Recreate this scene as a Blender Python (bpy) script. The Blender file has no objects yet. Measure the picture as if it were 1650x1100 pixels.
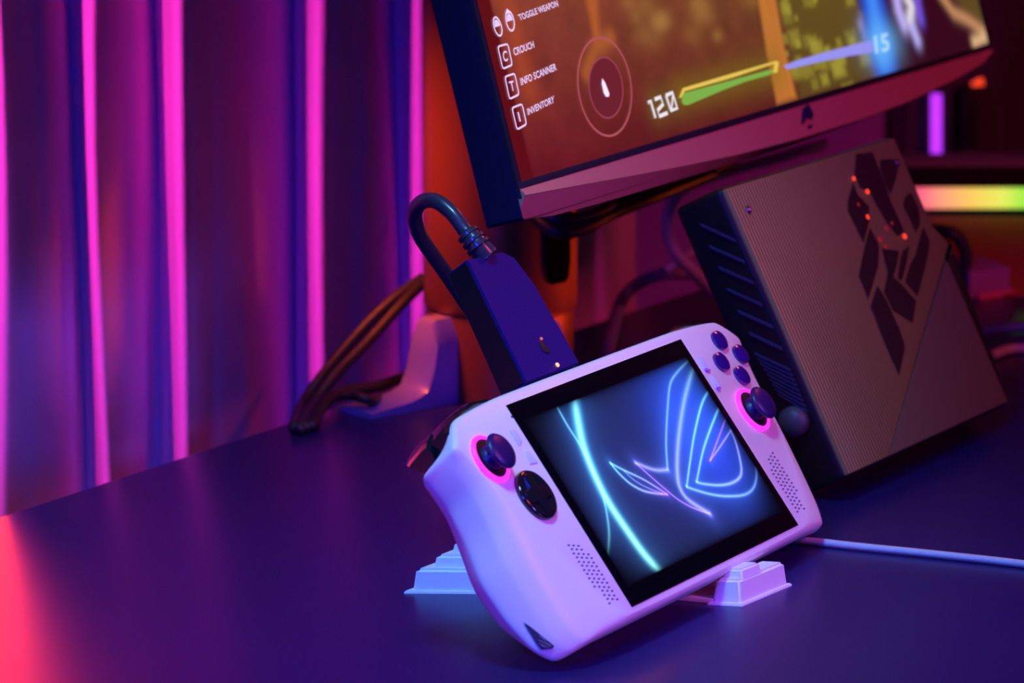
import bpy, bmesh, math, random
import numpy as np
from mathutils import Vector, Matrix
random.seed(7)
C = bpy.context.scene.collection
sc = bpy.context.scene

# ------------------------------------------------------------------ camera, world, lights, exposure
HC = 0.455                       # camera height over the desk top (desk top is z = 0)
PITCH = 0.186986
FPX = 6884.74
cam_d = bpy.data.cameras.new('camera'); cam = bpy.data.objects.new('camera', cam_d); C.objects.link(cam)
cam.location = (0, 0, HC); cam.rotation_euler = (math.pi/2 - PITCH, 0, 0)
cam_d.sensor_width = 36; cam_d.lens = 36*FPX/1650; cam_d.clip_start = .05; cam_d.clip_end = 50
cam_d.dof.use_dof = True; cam_d.dof.focus_distance = 1.86; cam_d.dof.aperture_fstop = 14
sc.camera = cam
sc.view_settings.view_transform = 'Standard'; sc.view_settings.look = 'None'
sc.view_settings.exposure = 0; sc.view_settings.gamma = 1; sc.view_settings.use_curve_mapping = False
w = bpy.data.worlds.new('room_dark'); sc.world = w; w.use_nodes = True
w.node_tree.nodes['Background'].inputs[0].default_value = (.006, .001, .016, 1)
w.node_tree.nodes['Background'].inputs[1].default_value = 1.0

def area(name, loc, target, size, col, power, sy=None, spread=None):
    l = bpy.data.lights.new(name, 'AREA'); l.energy = power; l.color = col
    l.shape = 'RECTANGLE'; l.size = size; l.size_y = sy or size
    if spread: l.spread = spread
    o = bpy.data.objects.new(name, l); C.objects.link(o); o.location = loc
    o.rotation_euler = (Vector(target)-Vector(loc)).to_track_quat('-Z', 'Y').to_euler()
    return o
# room lamps (all outside the frame)
def lamp(name, loc, target, size, wrgb, spread=180, sy=None):
    """wrgb: the brightness a white card at the target would show under this lamp alone"""
    th = math.radians(spread)/2; k = 1 if spread >= 179 else math.tan(th)/(math.tan(th)-th)
    d = (Vector(loc)-Vector(target)).length; mx = max(wrgb)
    return area(name, loc, target, size, [c/mx for c in wrgb], math.pi**2*mx*d*d/k, sy, math.radians(spread) if spread < 179 else None)
lamp('top_lamp', (-0.10, 1.30, 1.25), (0.03, 1.78, 0.05), .22, (.22, .74, 1.22), 34)
lamp('violet_lamp', (1.15, 1.15, .42), (0.03, 1.80, 0.03), .20, (.19, .09, .85), 26)
lamp('magenta_low_lamp', (-0.62, 1.32, 0.10), (-0.04, 1.72, 0.05), .10, (.18, .01, .10), 22)
lamp('blue_front_lamp', (-0.38, 0.30, 0.78), (0.0, 1.75, 0.02), .30, (.02, .03, 1.0), 38)
lamp('blue_side_lamp', (1.0, 1.3, 0.95), (-0.12, 2.25, 0.12), .15, (.05, .015, .26), 22)
lamp('crimson_lamp', (1.6, 0.95, 1.25), (0.2, 2.1, 0.1), .35, (.34, .022, .05))
lamp('pink_curtain_lamp', (-0.84, 0.62, 0.72), (-0.17, 2.25, 0.14), .035, (1.75, .085, .82), 24)
lamp('orange_red_lamp', (0.56, 2.50, 0.76), (0.06, 1.8, 0.06), .16, (.20, .014, .003), 30)
area('red_side_lamp', (-0.330, 2.0, 0.16), (-0.25, 0.0, 0.16), .17, (1, .035, .022), .38, .32, spread=math.radians(84))
lamp('orange_lamp', (-0.13, 2.20, 0.29), (-0.035, 2.245, 0.07), .05, (8.0, .90, .05), 34)
lamp('orange_back_lamp', (0.335, 2.31, 0.06), (0.0, 2.25, 0.07), .05, (2.2, .2, .02), 20)

# ------------------------------------------------------------------ helpers
def mat(name, base=(.5, .5, .5), rough=.5, metal=0, em=None, es=0, coat=0, spec=.5, noise=0, bump=None):
    m = bpy.data.materials.new(name); m.use_nodes = True
    nt = m.node_tree; b = nt.nodes['Principled BSDF']
    b.inputs['Base Color'].default_value = (*base, 1); b.inputs['Roughness'].default_value = rough
    b.inputs['Metallic'].default_value = metal; b.inputs['Coat Weight'].default_value = coat
    b.inputs['Coat Roughness'].default_value = .08
    b.inputs['Specular IOR Level'].default_value = spec
    if em: b.inputs['Emission Color'].default_value = (*em, 1); b.inputs['Emission Strength'].default_value = es
    if noise or bump:
        tc = nt.nodes.new('ShaderNodeTexCoord'); n = nt.nodes.new('ShaderNodeTexNoise')
        n.inputs['Scale'].default_value = bump[0] if bump else 40
        nt.links.new(tc.outputs['Object'], n.inputs['Vector'])
        if bump:
            bp = nt.nodes.new('ShaderNodeBump'); bp.inputs['Strength'].default_value = bump[1]; bp.inputs['Distance'].default_value = bump[2]
            nt.links.new(n.outputs['Fac'], bp.inputs['Height']); nt.links.new(bp.outputs['Normal'], b.inputs['Normal'])
        if noise:
            mr = nt.nodes.new('ShaderNodeMapRange')
            mr.inputs[3].default_value = max(0.02, rough-noise); mr.inputs[4].default_value = min(1, rough+noise)
            nt.links.new(n.outputs['Fac'], mr.inputs[0]); nt.links.new(mr.outputs[0], b.inputs['Roughness'])
    return m

def art_mat(name, rough=.15, strength=1.0):
    m = mat(name, (0.004, .004, .006), rough, spec=.25)
    nt = m.node_tree; b = nt.nodes['Principled BSDF']
    a = nt.nodes.new('ShaderNodeVertexColor'); a.layer_name = 'art'
    nt.links.new(a.outputs['Color'], b.inputs['Emission Color']); b.inputs['Emission Strength'].default_value = strength
    return m

def ray(px, py):
    return Vector(((px-825)/FPX, math.cos(PITCH)+math.sin(PITCH)*(550-py)/FPX, -math.sin(PITCH)+math.cos(PITCH)*(550-py)/FPX))
def at(px, py, Y):               # the point of depth Y that the photograph shows at (px, py)
    d = ray(px, py); t = Y/d.y; return Vector((0, 0, HC))+d*t
def desk(px, py, z=0):
    d = ray(px, py); t = (z-HC)/d.z; return Vector((0, 0, HC))+d*t
class Frame:
    def __init__(s, origin, yaw, tilt):
        U = Vector((math.cos(yaw), math.sin(yaw), 0)); n0 = Vector((math.sin(yaw), -math.cos(yaw), 0)); Z = Vector((0, 0, 1))
        s.U = U; s.V = Z*math.cos(tilt)-n0*math.sin(tilt); s.N = n0*math.cos(tilt)+Z*math.sin(tilt); s.C = Vector(origin)
        M = Matrix((s.U, s.V, s.N)).transposed().to_4x4(); M.translation = s.C; s.M = M
    def on(s, px, py, w=0, n=None):
        d = ray(px, py); o = Vector((0, 0, HC)); P0 = s.C+s.N*w
        t = (P0-o).dot(s.N)/d.dot(s.N); P = o+d*t-s.C
        return (P.dot(s.U), P.dot(s.V))
    def side(s, px, py, u=0):    # (v, w) on the plane u = const
        d = ray(px, py); o = Vector((0, 0, HC)); P0 = s.C+s.U*u
        t = (P0-o).dot(s.U)/d.dot(s.U); P = o+d*t-s.C
        return (P.dot(s.V), P.dot(s.N))
    def w2l(s, P):
        P = Vector(P)-s.C; return Vector((P.dot(s.U), P.dot(s.V), P.dot(s.N)))

def link(name, me, m=None, parent=None, smooth=True, auto=None):
    me.name = name
    o = bpy.data.objects.new(name, me); C.objects.link(o)
    if m: me.materials.append(m)
    if smooth:
        me.polygons.foreach_set('use_smooth', [True]*len(me.polygons))
        if auto is not None: me.set_sharp_from_angle(angle=math.radians(auto))
    if parent: o.parent = parent
    return o
def from_py(v, f):
    me = bpy.data.meshes.new('m'); me.from_pydata([tuple(p) for p in v], [], f); me.validate(); me.update(); return me
def bm_me(bm):
    bmesh.ops.recalc_face_normals(bm, faces=bm.faces)
    me = bpy.data.meshes.new('m'); bm.to_mesh(me); bm.free(); return me
def thing(name, label, cat, frame=None, loc=(0, 0, 0), group=None):
    o = bpy.data.objects.new(name, None); C.objects.link(o); o.empty_display_size = .02
    if frame: o.matrix_world = frame.M
    else: o.location = loc
    return tag(o, label, cat, group)
def tag(o, label, cat, group=None, kind=None):
    o['label'] = label; o['category'] = cat
    if group: o['group'] = group
    if kind: o['kind'] = kind
    return o
def loft(rings, cap0=True, cap1=True, closed=True):
    n = len(rings[0]); v = [p for r in rings for p in r]; f = []
    for i in range(len(rings)-1):
        for j in range(n if closed else n-1):
            a = i*n+j; b = i*n+(j+1) % n; f.append((a, b, b+n, a+n))
    if cap0: f.append(tuple(reversed(range(n))))
    if cap1: f.append(tuple((len(rings)-1)*n+j for j in range(n)))
    me = from_py(v, f); bm = bmesh.new(); bm.from_mesh(me); return bm_me(bm)
def prism(poly, a, b, bevel=0, seg=2, axis=2, inset=0):
    """poly = 2-D points, extruded from a to b along the third axis"""
    cx = sum(p[0] for p in poly)/len(poly); cy = sum(p[1] for p in poly)/len(poly)
    def pt(p, h, s=1):
        x, y = cx+(p[0]-cx)*s, cy+(p[1]-cy)*s
        return [(h, x, y), (y, h, x), (x, y, h)][axis]
    bm = bmesh.new()
    v0 = [bm.verts.new(pt(p, a)) for p in poly]; v1 = [bm.verts.new(pt(p, b, 1-inset)) for p in poly]; n = len(poly)
    bm.faces.new(v0); bm.faces.new(v1)
    for i in range(n): bm.faces.new((v0[i], v0[(i+1) % n], v1[(i+1) % n], v1[i]))
    bmesh.ops.recalc_face_normals(bm, faces=bm.faces)
    if bevel: bmesh.ops.bevel(bm, geom=bm.edges[:], offset=bevel, segments=seg, affect='EDGES', profile=.6, clamp_overlap=True)
    return bm_me(bm)
def box(x0, x1, y0, y1, z0, z1, bevel=0, seg=2):
    return prism([(x0, y0), (x1, y0), (x1, y1), (x0, y1)], z0, z1, bevel, seg)
def lathe(prof, n=48, c=(0, 0)):
    """prof = [(r, h)], axis = local z, r = 0 closes"""
    rings = [[(c[0]+r*math.cos(2*math.pi*k/n), c[1]+r*math.sin(2*math.pi*k/n), h) for k in range(n)] for r, h in prof]
    me = loft(rings)
    bm = bmesh.new(); bm.from_mesh(me); bmesh.ops.remove_doubles(bm, verts=bm.verts, dist=1e-7); return bm_me(bm)
def cat(pts, n=12):
    pts = [Vector(p) for p in pts]; out = []
    for i in range(len(pts)-1):
        p0 = pts[max(i-1, 0)]; p1 = pts[i]; p2 = pts[i+1]; p3 = pts[min(i+2, len(pts)-1)]
        for k in range(n):
            t = k/n
            out.append(.5*((2*p1)+(p2-p0)*t+(2*p0-5*p1+4*p2-p3)*t*t+(3*p1-p0-3*p2+p3)*t**3))
    out.append(pts[-1]); return out
def tube(pts, r, n=12, sub=10, rf=None):
    P = cat(pts, sub) if sub > 1 else [Vector(p) for p in pts]
    T = [(P[min(i+1, len(P)-1)]-P[max(i-1, 0)]).normalized() for i in range(len(P))]
    a = T[0].orthogonal().normalized(); rings = []
    for i, p in enumerate(P):
        a = (a-T[i]*a.dot(T[i])).normalized(); b = T[i].cross(a)
        rr = rf(i/(len(P)-1)) if rf else r
        rings.append([tuple(p+(a*math.cos(2*math.pi*k/n)+b*math.sin(2*math.pi*k/n))*rr) for k in range(n)])
    return loft(rings)
def join_me(meshes):
    bm = bmesh.new()
    for m in meshes: bm.from_mesh(m)
    me = bpy.data.meshes.new('m'); bm.to_mesh(me); bm.free(); return me
def strip(pts, width, w, thick=.0002, taper=None):
    """flat stroke in the local u-v plane"""
    P = [Vector((p[0], p[1])) for p in pts]; L = []; R = []
    for i, p in enumerate(P):
        t = (P[min(i+1, len(P)-1)]-P[max(i-1, 0)]).normalized(); nrm = Vector((-t.y, t.x)); h = width/2
        L.append(p+nrm*h); R.append(p-nrm*h)
    return loft([[(L[i].x, L[i].y, w), (R[i].x, R[i].y, w), (R[i].x, R[i].y, w+thick), (L[i].x, L[i].y, w+thick)] for i in range(len(P))])
def srgb(*c):
    return tuple((x/255/12.92 if x/255 <= .04045 else ((x/255+.055)/1.055)**2.4) for x in c)

# ------------------------------------------------------------------ materials
M_white = mat('white_plastic', (.78, .78, .80), .42, noise=.04)
M_stand = mat('white_moulded_plastic', (.80, .80, .82), .5)
M_black = mat('black_plastic', (.012, .012, .014), .35)
M_gloss = mat('black_gloss_plastic', (.010, .010, .016), .12, coat=.6)
M_matte = mat('black_matte_rubber', (.010, .010, .012), .55)
M_glass = mat('black_display_glass', (.002, .002, .004), .12, spec=.2)
M_ring = mat('magenta_light_ring', (.3, .02, .3), .4, em=(1, .03, .80), es=1.5)
M_desk = mat('desk_black_laminate', (.012, .008, .10), .33, spec=.5, noise=.03, bump=(900, .05, .0002))  # blue light on the black laminate is put into its base colour
M_cable = mat('black_cable_sheath', (.010, .010, .014), .48)
M_bezel = mat('monitor_dark_plastic', (.02, .02, .03), .4)
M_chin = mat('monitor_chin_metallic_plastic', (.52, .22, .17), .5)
M_stand_metal = mat('stand_copper_paint', (.24, .08, .03), .34, metal=.5)
M_foot_metal = mat('foot_satin_metal', (.16, .13, .42), .32)  # blue sheen on the feet is put into this colour
M_text = mat('screen_text_white', (.1, .1, .1), .5, em=srgb(235, 205, 250), es=.95)

# ------------------------------------------------------------------ setting: floor, wall, desk, curtain
def structure(name, me, m):
    o = link(name, me, m, smooth=False); o['kind'] = 'structure'; return o
M_floor = mat('dark_floor', (.05, .045, .05), .6, bump=(30, .2, .002))
M_wall = mat('plum_wall_paint', (.30, .16, .30), .8, bump=(120, .2, .001))
structure('floor', box(-3, 3, -1, 4.2, -.78, -.75), M_floor)
structure('wall_back', box(-3, 3, 4.0, 4.1, -.75, 2.2), M_wall)

def edge_y(px, off=0):
    s = (px-825)/FPX; t = (s*2.295+.049)/(.5-.86*s); return 2.295+.86*t+off
ED = Vector((.5, .866))                                   # direction of the desk's far long edge
def edge_pt(t): return (-.049+ED.x*t, 2.295+ED.y*t)
p0 = edge_pt(-1.5); p1 = edge_pt(1.55)
poly = [p0, p1, (p1[0]+.866*.8, p1[1]-.5*.8), (p0[0]+.866*.8+.05, p0[1]-.5*.8)]
desk_o = thing('desk', 'dark semi-gloss desk carrying the white handheld console and the monitor stand', 'desk')
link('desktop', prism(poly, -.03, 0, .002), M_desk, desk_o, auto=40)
for k, (cx, cy) in enumerate(poly):
    mx = sum(p[0] for p in poly)/4; my = sum(p[1] for p in poly)/4
    lx, ly = cx+(mx-cx)*.1, cy+(my-cy)*.1
    link('leg', box(lx-.025, lx+.025, ly-.025, ly+.025, -.75, -.03, .003), M_matte, desk_o, auto=40)

fl_o = thing('studio_flag', 'black flag panel on a pole outside the picture, trimming the curtain light', 'studio flag', None, (-.46, 1.2, -.75))
link('panel', box(-.113, .11, -.002, .002, .95, 1.65, .001), M_matte, fl_o, auto=40)
link('pole', lathe([(0, 0), (.10, 0), (.10, .01), (.008, .012), (.008, 1.5), (0, 1.5)], 20, (-.42, 0)), M_matte, fl_o, auto=40)
link('arm', tube([(-.42, 0, 1.45), (-.11, 0, 1.45)], .006, 10, 1), M_matte, fl_o, auto=40)
# curtain: a folded cloth hanging along the far edge of the desk
ctl = [(-260, .12), (-150, .10), (-70, .12), (-50, .125), (-42, .12), (-8, .09), (4, .098), (20, .103), (60, .113), (100, .128), (122, .138), (128, .13), (160, .098), (166, .106), (200, .124), (240, .140),
       (250, .138), (256, .125), (287, .095), (293, .103), (335, .122), (370, .128), (410, .140), (450, .152), (476, .160), (482, .145), (518, .11), (526, .117), (570, .134), (600, .150), (636, .168),
       (643, .155), (680, .12), (690, .13), (780, .14), (860, .17), (930, .19), (952, .193), (958, .193), (980, .197), (990, .215), (1030, .23)]
def curtain():
    prof = []
    for i in range(len(ctl)-1):
        (a, oa), (b, ob) = ctl[i], ctl[i+1]
        n = max(3, int((b-a)/3))
        for k in range(n):
            t = k/n; s = t*t*(3-2*t); px = a+(b-a)*t
            prof.append((px, oa+(ob-oa)*s))
    prof.append(ctl[-1])
    # soften
    for _ in range(3):
        prof = [prof[0]]+[(prof[i][0], .25*prof[i-1][1]+.5*prof[i][1]+.25*prof[i+1][1]) for i in range(1, len(prof)-1)]+[prof[-1]]
    base = []
    for px, o in prof:
        Y = edge_y(px)+o; base.append(((px-825)/FPX*Y/math.cos(PITCH)*.985, Y))
    rings = []
    zs = [-.74, -.3, -.05, .0, .05, .1, .15, .2, .25, .3, .36, .6, 1.0, 1.6]
    v = []; f = []; n = len(base)
    for k, z in enumerate(zs):
        for j, (x, y) in enumerate(base):
            s = prof[j][0]*.013
            sway = .0022*math.sin(s*1.7+z*9)*1.0+.0012*math.sin(s*4.1+z*15)-.006*max(0, z)*max(0, (500-prof[j][0])/900)
            v.append((x+sway, y+.004*math.sin(s*2.3+z*7), z))
    for k in range(len(zs)-1):
        for j in range(n-1): f.append((k*n+j, k*n+j+1, (k+1)*n+j+1, (k+1)*n+j))
    me = from_py(v, f); return me
M_curtain = mat('curtain_satin_cloth', (.70, .38, .70), .6, bump=(700, .1, .0005))
cu = link('curtain', curtain(), M_curtain)
sm = cu.modifiers.new('cloth', 'SOLIDIFY'); sm.thickness = .0015; sm.offset = 1
tag(cu, 'tall pleated curtain glowing pink and violet behind the desk edge', 'curtain')

# ------------------------------------------------------------------ monitor
mon_yaw = math.radians(63.0); mon_tilt = math.radians(15.5)
mo = at(838, 292, 1.905)
MF = Frame(mo, mon_yaw, mon_tilt)
MW, MH = .592, .335
mon = thing('monitor', 'large monitor with magenta-lit chin showing an orange game scene', 'monitor', MF)
# art painted on the display, in display coordinates
def seg_d(X, Y, pts):
    d = np.full(X.shape, 1e9); tt = np.zeros(X.shape); L = 0; tot = sum(math.dist(pts[i], pts[i+1]) for i in range(len(pts)-1))
    for (x0, y0), (x1, y1) in zip(pts[:-1], pts[1:]):
        dx, dy = x1-x0, y1-y0; l2 = dx*dx+dy*dy+1e-12
        t = np.clip(((X-x0)*dx+(Y-y0)*dy)/l2, 0, 1); dd = np.hypot(X-x0-t*dx, Y-y0-t*dy); m = dd < d
        d = np.where(m, dd, d); tt = np.where(m, (L+t*math.sqrt(l2))/tot, tt); L += math.sqrt(l2)
    return d, tt
def inside(X, Y, poly):
    r = np.zeros(X.shape, bool); n = len(poly)
    for i in range(n):
        x0, y0 = poly[i]; x1, y1 = poly[(i+1) % n]
        c = ((y0 > Y) != (y1 > Y)) & (X < (x1-x0)*(Y-y0)/((y1-y0) if abs(y1-y0) > 1e-12 else 1e-12)+x0); r ^= c
    return r
def pfield(X, Y, poly, soft):     # soft polygon mask 0..1
    d, _ = seg_d(X, Y, poly+[poly[0]]); s = np.where(inside(X, Y, poly), d, -d); return np.clip(.5+s/soft, 0, 1)
def art_grid(us, vs, w, fn):
    X, Y = np.meshgrid(us, vs); col = fn(X, Y); nu, nv = len(us), len(vs)
    co = np.stack([X.ravel(), Y.ravel(), np.full(X.size, w)], -1)
    idx = np.arange(nu*nv).reshape(nv, nu); q = np.stack([idx[:-1, :-1], idx[:-1, 1:], idx[1:, 1:], idx[1:, :-1]], -1).reshape(-1, 4)
    me = bpy.data.meshes.new('m'); me.vertices.add(len(co)); me.vertices.foreach_set('co', co.ravel())
    me.loops.add(q.size); me.loops.foreach_set('vertex_index', q.ravel())
    me.polygons.add(len(q)); me.polygons.foreach_set('loop_start', np.arange(0, q.size, 4)); me.update(calc_edges=True); me.validate()
    a = me.color_attributes.new('art', 'FLOAT_COLOR', 'POINT')
    c4 = np.concatenate([col.reshape(-1, 3), np.ones((col.size//3, 1))], 1).astype(np.float32); a.data.foreach_set('color', c4.ravel())
    return me
def lin(c): return np.array(srgb(*c))
def vnoise(X, Y, sx, sy, seed):
    r = np.random.RandomState(seed); g = r.rand(64, 64); x = X*sx; y = Y*sy
    xi = np.floor(x).astype(int); yi = np.floor(y).astype(int); fx = x-xi; fy = y-yi; fx = fx*fx*(3-2*fx); fy = fy*fy*(3-2*fy)
    G = lambda a, b: g[a % 64, b % 64]
    return (G(xi, yi)*(1-fx)+G(xi+1, yi)*fx)*(1-fy)+(G(xi, yi+1)*(1-fx)+G(xi+1, yi+1)*fx)*fy
mp = lambda *pts: [MF.on(x, y) for x, y in pts]
def mon_art(X, Y):
    def mixc(c, col, m): return c*(1-m[..., None])+lin(col)*m[..., None]
    a = np.clip(X/.40, 0, 1); b = np.clip(Y/.085, 0, 1)
    bl, br, tl, tr = lin((108, 18, 30)), lin((78, 32, 26)), lin((138, 58, 44)), lin((112, 80, 34))
    c = (bl*(1-a)[..., None]+br*a[..., None])*(1-b)[..., None]+(tl*(1-a)[..., None]+tr*a[..., None])*b[..., None]
    n = vnoise(X, Y, 60, 90, 1)*.6+vnoise(X, Y, 150, 200, 2)*.4
    c = c*(.80+.40*n[..., None])
    # weathered vertical stains on the left, a wooden post at the centre
    c = mixc(c, (178, 74, 40), .55*np.exp(-(seg_d(X, Y, mp((812, -20), (832, 60), (852, 140)))[0]/.010)**2))
    c = mixc(c, (186, 96, 40), .75*pfield(X, Y, mp((940, -20), (962, -20), (966, 60), (958, 66)), .006))
    c = mixc(c, (190, 104, 45), .55*np.exp(-(seg_d(X, Y, mp((985, 60), (960, 78), (944, 118)))[0]/.005)**2))
    c = mixc(c, (100, 30, 28), .35*pfield(X, Y, mp((930, 290), (1290, 170), (1270, 100), (1100, 140), (1000, 210)), .05))
    c = mixc(c, (96, 78, 28), .8*pfield(X, Y, mp((1252, -20), (1600, -20), (1600, 70), (1290, 165)), .012))
    for k in range(46):
        r = random.Random(k*13+5); x = r.uniform(1262, 1400); y = r.uniform(-5, 150); s = r.uniform(.0016, .0052)
        u0, v0 = MF.on(x, y); g = np.exp(-((np.maximum(abs(X-u0)/1.5, abs(Y-v0))/s)**4))
        c = mixc(c, (158, 146, 52), g*r.uniform(.35, .9))
    for k in range(16):
        r = random.Random(k*7+3); u0, v0 = MF.on(r.uniform(1010, 1215), r.uniform(-5, 70)); s = r.uniform(.003, .006)
        c = mixc(c, (165, 118, 58), np.exp(-((np.hypot((X-u0)/2, Y-v0)/s)**2))*r.uniform(.2, .5))
    post = pfield(X, Y, mp((1219, -20), (1247, -20), (1262, 70), (1284, 158), (1252, 168), (1236, 90)), .004)
    c = mixc(c, (196, 118, 50), post*(.82+.18*vnoise(X, Y, 900, 60, 4)))
    # the shadowed, featureless figure at the right with a blue glow
    c = mixc(c, (52, 8, 26), pfield(X, Y, mp((1372, -30), (1392, 30), (1440, 104), (1452, 160), (1640, 110), (1610, 40), (1540, -30)), .010))
    c = mixc(c, (96, 74, 32), .9*pfield(X, Y, mp((1524, -20), (1556, 22), (1580, 44), (1596, 56), (1588, -20)), .010))
    c = mixc(c, (60, 26, 36), .8*pfield(X, Y, mp((1446, 40), (1470, 100), (1452, 106), (1440, 60)), .01))
    c = mixc(c, (196, 140, 96), .9*np.exp(-(seg_d(X, Y, mp((1515, -10), (1536, 20), (1560, 32), (1584, 50)))[0]/.0042)**2))
    c = mixc(c, (220, 176, 130), .95*np.exp(-(seg_d(X, Y, mp((1592, 57), (1570, 68)))[0]/.0042)**2))
    c = mixc(c, (196, 176, 250), .95*np.exp(-(seg_d(X, Y, mp((1442, -20), (1448, 16), (1456, 38)))[0]/.0060)**2))
    c = mixc(c, (236, 226, 236), .95*np.exp(-(seg_d(X, Y, mp((1458, -10), (1469, 10), (1466, 32)))[0]/.0050)**2))
    c = mixc(c, (120, 84, 220), .95*np.exp(-(seg_d(X, Y, mp((1476, -10), (1483, 30)))[0]/.0050)**2))
    c = mixc(c, (190, 176, 250), .95*np.exp(-(seg_d(X, Y, mp((1471, 46), (1478, 64)))[0]/.0050)**2))
    c = mixc(c, (140, 120, 220), .6*np.exp(-(seg_d(X, Y, mp((1388, 40), (1395, 62)))[0]/.004)**2))
    d, _ = seg_d(X, Y, mp((1402, -20), (1412, 40), (1424, 96)))
    c = mixc(c, (26, 60, 200), .95*np.exp(-(d/.0165)**4)); c = mixc(c, (64, 140, 250), .9*np.exp(-(d/.0095)**2))
    u0, v0 = MF.on(1420, 70); g = np.exp(-((X-u0)/.022)**2-((Y-v0)/.012)**2); c = mixc(c, (110, 190, 255), g*.8)
    # HUD glow around the number and the bar
    c = mixc(c, (110, 100, 30), .5*np.exp(-(seg_d(X, Y, mp((1055, 172), (1082, 162)))[0]/.009)**2))
    c = mixc(c, (130, 110, 20), .5*np.exp(-(seg_d(X, Y, mp((1100, 152), (1250, 110)))[0]/.010)**2))
    u0, v0 = MF.on(974, 141)
    # thin darker rim along the left edge of the picture
    c = mixc(c, (92, 8, 10), np.clip((.015-X)/.003, 0, 1)*.95)
    return c
us = np.concatenate([np.arange(0, MW, .0011), [MW]]); vs = np.concatenate([np.arange(0, .092, .00075), np.linspace(.095, MH, 30)])
link('display', art_grid(us, vs, 0, mon_art), art_mat('game_screen'), mon, smooth=False)
# shell: body slab behind the display, bezel, chin
def body_ring(w, g, v0=-.0175):
    if g < -.05: return [(x, y, w) for x, y in ((-g, -g), (-g, MH+g), (MW+g, MH+g), (MW+g, -g+.01), (MW*.68, -g), (MW*.6, -g), (MW*.5, -g), (MW*.42, -g), (MW*.36, -g), (MW*.32, -g), (-g+.005, -g))]
    pts = [(-g, .002), (-g, MH+g), (MW+g, MH+g), (MW+g, .01), (MW-.01, -.002), (MW*.80, v0*.78), (MW*.5, v0), (MW*.2, v0), (.012, v0), (-g*.6, v0), (-g, v0+.0015)]
    return [(x, y, w) for x, y in pts]
M_side = mat('monitor_side_plastic', (.004, .005, .03), .5, spec=.2)
link('back_shell', loft([body_ring(-.0012, .0035), body_ring(-.006, .0045), body_ring(-.0195, .0045), body_ring(-.0205, .0035), body_ring(-.034, -.11)], cap0=False), M_side, mon, auto=30)
link('bezel', join_me([box(-.0035, 0, -.0078, MH+.003, -.0012, .0008, .0003), box(0, MW, MH, MH+.003, -.0012, .0008, .0003), box(MW, MW+.0035, -.001, MH+.003, -.0012, .0008, .0003),
     box(-.0033, MW, -.0034, 0, -.0025, .0010, .0003)]), M_bezel, mon, auto=30)
ch_u = [-.0034, .03, .06, .10, .16, .22, .30, .38, .45, .52, .57, MW-.002]
ch_v = [-.0065, -.0082, -.0098, -.0120, -.0150, -.0175, -.0192, -.0192, -.0178, -.0140, -.0095, -.0045]
bot = [-.0165, -.0195, -.0202, -.0208, -.0212, -.0216, -.0218, -.0208, -.0190, -.0150, -.0100, -.0048]
band = loft([[(u, -.003, .0006), (u, v, .0030), (u, v-.0003, .001), (u, -.003, -.002)] for u, v in zip(ch_u, ch_v)])
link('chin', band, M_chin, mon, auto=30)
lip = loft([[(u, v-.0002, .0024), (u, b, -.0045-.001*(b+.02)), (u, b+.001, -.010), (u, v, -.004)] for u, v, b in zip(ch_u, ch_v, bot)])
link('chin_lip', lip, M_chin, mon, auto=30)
e0 = mp((1294, 170), (1302, 186), (1300, 194), (1292, 190), (1285, 202), (1287, 188), (1289, 176)); e1 = mp((1297, 202), (1301, 206), (1297, 210), (1294, 206))
M_emb = mat('emblem_dark_print', (.02, .015, .09), .3)
def fl(poly, w0, w1): return prism(poly, w0, w1)
link('emblem', join_me([fl(e0, .0022, .0034), fl(e1, .0022, .0034)]), M_emb, mon, smooth=False)

# HUD lettering (flat print of the display)
def text_quad(s, quad, w, m, parent, name='lettering'):
    cu_ = bpy.data.curves.new('t', 'FONT'); cu_.body = s; cu_.resolution_u = 3; cu_.space_character = 1.02; cu_.offset = .022
    ob = bpy.data.objects.new('t', cu_); C.objects.link(ob); bpy.context.view_layer.update()
    me = bpy.data.meshes.new_from_object(ob.evaluated_get(bpy.context.evaluated_depsgraph_get())); bpy.data.objects.remove(ob)
    xs = [v.co.x for v in me.vertices]; ys = [v.co.y for v in me.vertices]; x0, x1, y0, y1 = min(xs), max(xs), min(ys), max(ys)
    TL, TR, BR, BL = [Vector(q) for q in quad]
    for v in me.vertices:
        a = (v.co.x-x0)/(x1-x0); b = (v.co.y-y0)/(y1-y0)
        p = (BL*(1-a)+BR*a)*(1-b)+(TL*(1-a)+TR*a)*b; v.co = (p.x, p.y, w)
    return link(name, me, m, parent, smooth=False)
TW = .0004
for s, q in (('TOGGLE WEAPON', mp((832.9, 24), (896.2, .5), (899, 10.4), (837.3, 33.8))), ('CROUCH', mp((825, 78), (858, 66), (860.2, 76.9), (828, 90.6))),
             ('INFO SCANNER', mp((836.7, 126.2), (894, 101.6), (896.2, 113.1), (838.9, 138.2))), ('INVENTORY', mp((847.7, 175.3), (891.3, 154), (892.4, 165.5), (849.8, 186.2))),
             ('C', mp((807.8, 82.9), (814.9, 81.3), (817.6, 98.2), (811.1, 100.9))), ('T', mp((818.7, 131.6), (825.8, 130), (828.5, 146), (823.1, 148))),
             ('I', mp((832.5, 181), (834.6, 180.3), (838.3, 195.6), (836.2, 196.4)))):
    text_quad(s, q, TW, M_text, mon)
def outline(quad, wd, r=.15):
    P = [Vector(p) for p in quad]; pts = []
    for i in range(4):
        a, b, c = P[i-1], P[i], P[(i+1) % 4]
        for t in (0, .5, 1): 
            q = (b+(a-b)*r)*(1-t)**2+b*2*t*(1-t)+(b+(c-b)*r)*t*t; pts.append(q)
    pts += pts[:2]; return strip(pts, wd, TW, .0001)
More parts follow.
